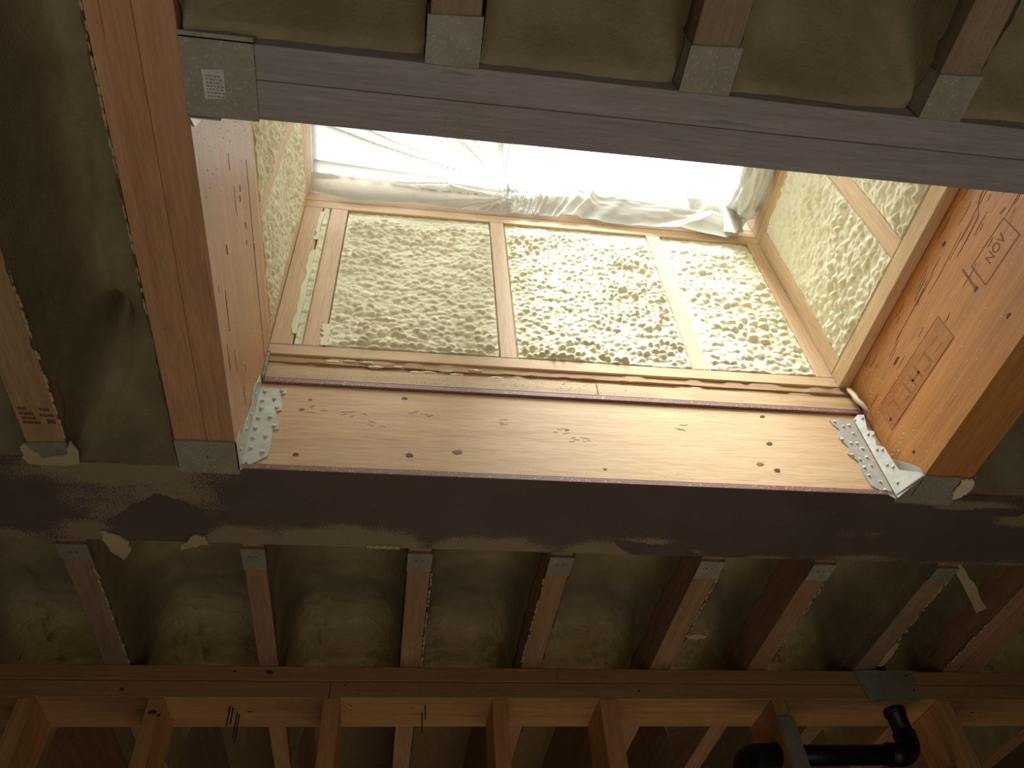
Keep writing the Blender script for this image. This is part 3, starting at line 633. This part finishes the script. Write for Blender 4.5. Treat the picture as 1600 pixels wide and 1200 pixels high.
# ------------------------------------------------------------------ spray foam between the joists (children of the ceiling)
def bay(x0, x1, y0, y1, zc, zl, zr, seed, material, bump0=.004, bump1=.026, ysw=1.80, close0=None, close1=None, res=.0075, dents=()):
    ny = int((y1-y0)/res); t = np.linspace(0, 1, 64)
    th = math.pi*(1-t); c = np.cos(th); s = np.sin(th)
    px = np.sign(c)*np.abs(c)**.42; pz = np.abs(s)**.5
    Yg = np.linspace(y0, y1, ny)[:, None]*np.ones((1, 64)); PX = px[None, :]*np.ones((ny, 1)); PZ = pz[None, :]*np.ones((ny, 1))
    zlo = zl+(zr-zl)*t[None, :] + .018*(fbm(Yg*25+seed, Yg*0+seed*3+t[None, :]*2, 4)-.5)*(1-PZ)*2
    zcc = np.full(Yg.shape, zc)
    for cl, sg in ((close0, 1), (close1, -1)):
        if cl: zcc = zcc-(zc-cl[1])*np.exp(-np.clip(sg*(Yg-cl[0]), 0, None)/cl[2])
    zcc = np.maximum(zcc, zlo+.004)
    Z = zlo+(zcc-zlo)*PZ
    k = np.clip((Yg-ysw)/.22, 0, 1); k = k*k*(3-2*k); k = k*np.clip(.4+1.3*fbm(Yg*7, PX*2+seed, 2), 0, 1)
    d1, d2, hh = worley(PX*4.2+seed*5+.9*vnoise(Yg*22, PX*3), Yg/.030+seed*2.3+.9*vnoise(Yg*22+5, PX*3, 1))
    e1, e2, h2 = worley(PX*9+seed*5, Yg/.016+seed*2.3)
    rough = np.sqrt(np.clip(1-d1**2, 0, 1))*(.3+hh)+.35*np.sqrt(np.clip(1-e1**2, 0, 1))*h2
    Z = Z - PZ*(k*bump1*1.3*rough + (1-k)*bump0*(fbm(Yg*12+seed, PX*3, 4)-.4)*5)
    for (dx, dy, sx, sy, a_) in dents:
        Xw = (x0+x1)/2+(x1-x0)/2*PX; Z = Z + a_*np.exp(-((Xw-dx)/sx)**2-((Yg-dy)/sy)**2)
    hw = (x1-x0)/2 - .004*(1-PZ)*fbm(Yg*30+seed, Yg*0, 3) - .006*PZ*(1-np.abs(PX))
    X = (x0+x1)/2 + hw*PX
    return gridmesh('spray_foam', X, Yg, np.minimum(Z, 1.393), material, ceiling)
edges = [-.98]+[v for p in far_x for v in p]+[1.93]
fb = [(edges[i], edges[i+1]) for i in range(0, len(edges), 2) if edges[i+1]-edges[i] > .05]
for i, (a, b) in enumerate(fb):
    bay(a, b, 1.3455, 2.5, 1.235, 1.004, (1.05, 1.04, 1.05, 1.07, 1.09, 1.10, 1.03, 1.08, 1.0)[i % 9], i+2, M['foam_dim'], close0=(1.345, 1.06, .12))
tag(box('ceiling_joist', (1.93, 1.98, 1.36, 3.6, 1.0, 1.395), M['joist']), 'last joist, out at the far right beyond the doubled joist', 'joist')
tag(box('ceiling_joist', (-1.03, -.98, 1.36, 3.6, 1.0, 1.395), M['joist']), 'last joist, out at the far left beyond the steel beam', 'joist')
# bays beside the light shaft and near the header
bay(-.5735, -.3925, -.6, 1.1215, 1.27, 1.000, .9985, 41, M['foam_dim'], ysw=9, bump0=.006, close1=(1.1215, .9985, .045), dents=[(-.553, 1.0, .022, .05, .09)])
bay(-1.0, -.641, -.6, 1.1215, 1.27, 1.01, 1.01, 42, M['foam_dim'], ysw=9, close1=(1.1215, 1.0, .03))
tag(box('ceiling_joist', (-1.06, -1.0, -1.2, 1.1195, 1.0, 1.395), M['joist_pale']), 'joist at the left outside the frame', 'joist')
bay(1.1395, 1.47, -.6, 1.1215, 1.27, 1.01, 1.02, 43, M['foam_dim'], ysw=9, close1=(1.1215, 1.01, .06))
tag(box('ceiling_joist', (1.47, 1.53, -1.2, 1.1195, 1.0, 1.395), M['joist']), 'joist at the right outside the frame', 'joist')
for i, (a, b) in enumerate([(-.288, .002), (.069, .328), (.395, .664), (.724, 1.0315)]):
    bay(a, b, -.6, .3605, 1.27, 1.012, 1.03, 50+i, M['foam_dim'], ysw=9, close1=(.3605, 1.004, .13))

# loose foam flaps along the steel flange
def flap(pts, lab, z=.9985, th=.004, mt='foam_flap', seed=1):
    r2 = random.Random(seed); P = []
    for i in range(len(pts)):
        p, q = pts[i], pts[(i+1) % len(pts)]
        for k in range(4):
            t = k/4; P.append((p[0]+(q[0]-p[0])*t+r2.uniform(-.003, .003), p[1]+(q[1]-p[1])*t+r2.uniform(-.003, .003), z))
    o = prism('foam_flap', P, (0, 0, -th), M[mt]); return tag(o, lab, 'foam')
flap([(-.562, 1.312), (-.545, 1.322), (-.520, 1.338), (-.517, 1.375), (-.535, 1.405), (-.552, 1.385), (-.566, 1.345)], 'tan foam flap hanging off the flange, beside the leftmost hanger', seed=1)
flap([(-.425, 1.362), (-.395, 1.318), (-.372, 1.320), (-.366, 1.343), (-.39, 1.352)], 'small tan foam flap on the flange edge, right of the bare diamond patch', seed=2)
flap([(1.1105, 1.062), (1.136, 1.060), (1.146, 1.085), (1.140, 1.108), (1.122, 1.118), (1.112, 1.10), (1.116, 1.078)], 'yellow foam chunk at the right end of the right hanger seat', z=.996, mt='foam', seed=3)
flap([(1.250, 1.352), (1.275, 1.355), (1.345, 1.42), (1.44, 1.53), (1.425, 1.55), (1.33, 1.44)], 'thin torn foam strip trailing from the seventh hanger', z=1.01, seed=4)
flap([(.705, 1.655), (.735, 1.648), (.768, 1.66), (.745, 1.672), (.72, 1.668)], 'little foam tongue sticking out from the fifth joist', z=1.0, seed=5)
flap([(1.272, 1.68), (1.29, 1.69), (1.295, 1.80), (1.275, 1.80)], 'foam tab beside the seventh joist above the metal strap', z=1.005, seed=6)
tag(lump('foam_crust', [(-.05+.013*i, 1.342, .9985, .010, .006, .003) for i in range(5)], M['foam_flap']), 'pale foam lumps on the flange edge between the second and third joists', 'foam')
flap([(-.648, 1.085), (-.638, 1.074), (-.628, 1.092), (-.622, 1.108), (-.60, 1.106), (-.578, 1.100), (-.566, 1.066), (-.556, 1.075), (-.560, 1.118), (-.585, 1.126), (-.64, 1.128), (-.650, 1.11)],
     'tan foam crust around the far left hanger seat', z=.9968, th=.003, seed=7)
# ragged foam beads along the joist edges
def bead(x, y0, y1, seed, lab, grp='foam beads on joist edges', r=.0035, side=1, mt='foam_flap', z=1.0):
    r2 = random.Random(seed); cells = []; y = y0
    while y < y1:
        l = r2.uniform(.004, .010)
        if r2.random() > .25: cells.append((x+side*r2.uniform(0, .0018), y, z+r2.uniform(-.001, .003), r*r2.uniform(.4, 1.0), l, r*r2.uniform(.4, 1)))
        y += l*1.5
    return tag(lump('foam_bead', cells, M[mt], seed=seed), lab, 'foam', grp)
bead(-.3935, .33, .78, 1, 'ragged pale foam fringe along the left edge of the left beam', side=-1, mt='foam_flap', r=.0028)
bead(-.602, 1.45, 1.82, 2, 'ragged foam bead on the first joist beyond the steel beam', side=1)
bead(-.574, .72, 1.06, 3, 'thick foam bead on the right edge of the pale far left joist', side=1, r=.0036)
bead(.078, 1.42, 1.82, 4, 'ragged foam bead on the third joist beyond the steel beam', side=1, r=.003)
bead(.3265, 1.45, 1.80, 5, 'ragged foam bead on the fourth joist beyond the steel beam', side=-1, r=.003)
bead(.715, 1.40, 1.66, 6, 'ragged foam bead on the fifth joist beyond the steel beam', side=1)
bead(.974, 1.42, 1.70, 7, 'ragged foam bead on the sixth joist beyond the steel beam', side=1, r=.003)
bead(1.273, 1.40, 1.72, 8, 'ragged foam bead on the seventh joist beyond the steel beam', side=1)
bead(1.477, 1.60, 1.80, 9, 'ragged foam bead on the doubled joist at the right', side=-1)

# ------------------------------------------------------------------ stud wall beyond
YW, YW2 = 1.8207, 1.970
sw = empty('stud_wall', .4, 1.90, ZF, 'open timber stud wall along the bottom of the view under the joists', 'wall')
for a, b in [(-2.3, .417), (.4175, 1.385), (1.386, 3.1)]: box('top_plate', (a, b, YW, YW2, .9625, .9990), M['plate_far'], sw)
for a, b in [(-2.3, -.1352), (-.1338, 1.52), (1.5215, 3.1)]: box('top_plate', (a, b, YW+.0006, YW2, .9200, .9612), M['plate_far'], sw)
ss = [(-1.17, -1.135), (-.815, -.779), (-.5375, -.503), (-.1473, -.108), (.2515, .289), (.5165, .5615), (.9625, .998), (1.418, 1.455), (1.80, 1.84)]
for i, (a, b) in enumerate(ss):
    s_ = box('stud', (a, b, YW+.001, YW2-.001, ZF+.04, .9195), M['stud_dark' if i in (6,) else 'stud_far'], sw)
box('bottom_plate', (-2.3, 3.1, YW, YW2, ZF, ZF+.04), M['plate_far'], sw)
for i, (x, z, a) in enumerate([(-.60, .938, .006), (-.36, .984, .004), (-.1, .95, .003), (-.52, .885, .009), (-.505, .878, .005), (.62, .94, .004), (-.28, .982, .009)]):
    yy = YW-.0002 if z > .92 else YW+.0008
    disc('knot', (x, yy, z), (0, -1, 0), a, a*.6, (1, 0, 0), M['knot'], sw, 50+i)
for x, y, a in [(-.32, 1.89, .007), (.06, 1.87, .003), (1.56, 1.89, .006), (1.50, 1.88, .004), (1.11, 1.90, .003)]:
    disc('knot', (x, y, .9199), (0, 0, -1), a, a*.4, (1, 0, 0), M['knot'], sw, 70)
for (x, y, z0, z1) in [(-.362, 1.862, .872, .9195), (-.350, 1.90, .862, .9195), (-.345, 1.905, .852, .9195), (-.356, 1.87, .88, .9195), (.0925, 1.858, .885, .9195), (.087, 1.895, .868, .9195)]:
    tube('protruding_nail', [(x, y, z1), (x+.001, y, z0)], .0016, M['abs'], sw, 6)
for x, y, z in [(-.113, 1.865, .0), (-.108, 1.875, 0), (-.104, 1.852, 0), (-.100, 1.88, 0), (-.098, 1.858, 0)]:
    disc('knot', (x+.016, y, .9199), (0, 0, -1), .002, .002, (1, 0, 0), M['knot'], sw, 4)
# metal strap over the cut plate
ms = empty('metal_strap', 1.30, YW, .91, 'galvanised strap plate nailed over the cut top plate above the black pipe', 'strap')
prism('plate', [(1.2143, YW-.0028, .9985), (1.330, YW-.0028, .9992), (1.3931, YW-.0028, .9997), (1.3768, YW-.0028, .985), (1.3702, YW-.0028, .9143), (1.228, YW-.0028, .9138)], (0, .0022, 0), M['galv_dim'], ms)
prism('bent_lip', [(1.2143, YW-.0030, .9985), (1.228, YW-.0030, .9138), (1.262, YW-.013, .9160), (1.278, YW-.013, .9950)], (0, .0018, 0), M['galv_dim'], ms)
for x, z in [(1.228, .985), (1.235, .955), (1.243, .935), (1.36, .985), (1.365, .945)]: disc('nail_slot', (x, YW-.0029, z), (0, -1, 0), .002, .005, (1, 0, 0), M['knot'], ms, 6)
npl = tag(box('nail_plate', (.9640, 1.0060, YW-.0035, YW-.0005, .58, .8751), M['galv_dim'], bev=.0008), 'grey steel protector plate on the stud crossed by the black pipe', 'plate')

# ------------------------------------------------------------------ pipes
dp = empty('drain_pipe', 1.1, 1.88, .80, 'black plastic drain pipe with two elbows running through the stud wall', 'pipe')
YP, ZPp, rp = 1.875, .803, .0245
tube('pipe', [(.90, YP, ZPp), (1.285, YP, ZPp)], rp, M['abs'], dp, 28)
def arc(cx, cz, r, a0, a1, n=12): return [(cx+r*math.cos(math.radians(a0+(a1-a0)*i/n)), YP, cz+r*math.sin(math.radians(a0+(a1-a0)*i/n))) for i in range(n+1)]
tube('elbow', [(1.255, YP, ZPp)]+arc(1.285, ZPp+.038, .038, -90, 0)+[(1.323, YP, ZPp+.055)], rp*1.16, M['abs'], dp, 28)
tube('elbow', [(.965, YP, ZPp)]+arc(.905, ZPp-.038, .038, 90, 180)+[(.867, YP, ZPp-.065)], rp*1.16, M['abs'], dp, 28)
tube('pipe', [(1.323, YP, ZPp+.045), (1.323, YP, 1.15)], rp, M['abs'], dp, 28)
tube('pipe', [(.867, YP, ZPp-.05), (.867, YP, ZF+.3)], rp, M['abs'], dp, 28)
tube('collar', [(1.323, YP, .905), (1.323, YP, .9195)], rp*1.15, M['abs'], dp, 28)
tag(tube('water_pipe', [(.999, 1.875, .757), (1.417, 1.875, .757)], .011, M['white_pipe'], None, 16), 'thin pale pipe just below the black drain pipe', 'pipe')

# ------------------------------------------------------------------ plastic film in the skylight
ps = empty('plastic_sheet', .35, 1.0, 2.0, 'torn translucent plastic sheet draped below the skylight opening', 'plastic')
def fold_noise(x, y, cx, cy):
    ang = np.arctan2(y-cy, x-cx); rad = np.hypot(x-cx, y-cy)
    r1 = 1-np.abs(2*vnoise(ang*7, rad*.5+3)-1); r2 = 1-np.abs(2*vnoise(ang*19+4, rad*1.1, 1)-1)
    return r1**9*1.1*np.clip(rad*6, 0, 1)+r2**7*.8*np.clip(1.3-rad*2.0, 0, 1)
def drape(xa, xb, full, nx=230, nt=200, cx=.25, cy=1.09):
    x = np.linspace(xa, xb, nx)[:, None]*np.ones((1, nt)); t = np.linspace(0, 1, nt)[None, :]*np.ones((nx, 1))
    zb = np.interp(x, [-.295, -.17, 0, .2, .45, .62, .80, .90, .95, 1.0], [2.028, 1.992, 2.005, 1.990, 2.000, 1.985, 1.972, 1.955, 1.99, 2.0]) + .006*(fbm(x*14, x*0, 3)-.5)
    up = np.clip(t/.28, 0, 1) if full else t
    zt = 2.105 if full else 2.135
    z = zb+(zt-zb)*up**.8
    y = 1.112 - .022*np.sin(up*math.pi)*(.4+fbm(x*8, t*3, 3, 1)) - .010*up
    if full:
        k = np.clip((t-.28)/.72, 0, 1)
        y = y - k*(1.10-SY0-.01); 
        xr_ = np.clip((x-xa)/(xb-xa), 0, 1)
        x = x + .02*k*xr_
        z = z + .03*k - .035*np.sin(k*math.pi)*np.sin(xr_*math.pi)
    f = fold_noise(x, y, cx, cy)
    z = z + .010*f + .006*(fbm(x*20, y*20, 3)-.5); y = y - .010*f*(up if full else 1)
    y = np.minimum(y, 1.118)
    fold = .9*f + .25*np.clip(1-up*1.6, 0, 1) + (.0 if full else .05)
    if full: fold = fold+.25*np.clip((.02-np.abs(x-xb))/.02, 0, 1)
    return gridmesh('film', np.clip(x, SX0+.002, SX1-.003), y, z, M['film'], ps, {'fold': fold})
drape(-.293, .272, True); drape(.262, .965, False, cx=.25, cy=1.2)
# bunched roll along the right edge of the opening
n, k = 120, 48
u = np.linspace(0, 1, n)[:, None]*np.ones((1, k)); th = np.linspace(0, 2*math.pi, k)[None, :]*np.ones((n, 1))
cy_ = 1.085-.60*u; rad = (.030+.016*fbm(u*7, th*0, 2))*(1+.55*(vnoise(th*3.5, u*9)-.5)+.35*(vnoise(th*7+3, u*16, 1)-.5))*np.clip(u/.04, .25, 1)
X = np.clip(.962+rad*1.0*np.cos(th), .85, 1.003); Z = 2.055+rad*1.25*np.sin(th)-.012*np.sin(u*9)
gridmesh('film', X, cy_+.01*np.sin(th*3), Z, M['film'], ps, {'fold': np.clip(.35+.5*vnoise(th*4, u*12, 2), 0, 1)})
# the loose corner that hangs over the top plate
u = np.linspace(0, 1, 60)[:, None]*np.ones((1, 40)); v = np.linspace(0, 1, 40)[None, :]*np.ones((60, 1))
zz = 2.10-(.055+.10*np.clip(1-np.abs(u-.62)/.35, 0, 1))*v
yy = 1.098+.012*np.sin(u*14+v*2)*v-.03*(1-v)
gridmesh('film', .80+.19*u+.02*np.sin(v*3)*(.5-u), yy, zz, M['film'], ps, {'fold': .35+.4*np.abs(np.sin(u*11+v*3))**3})
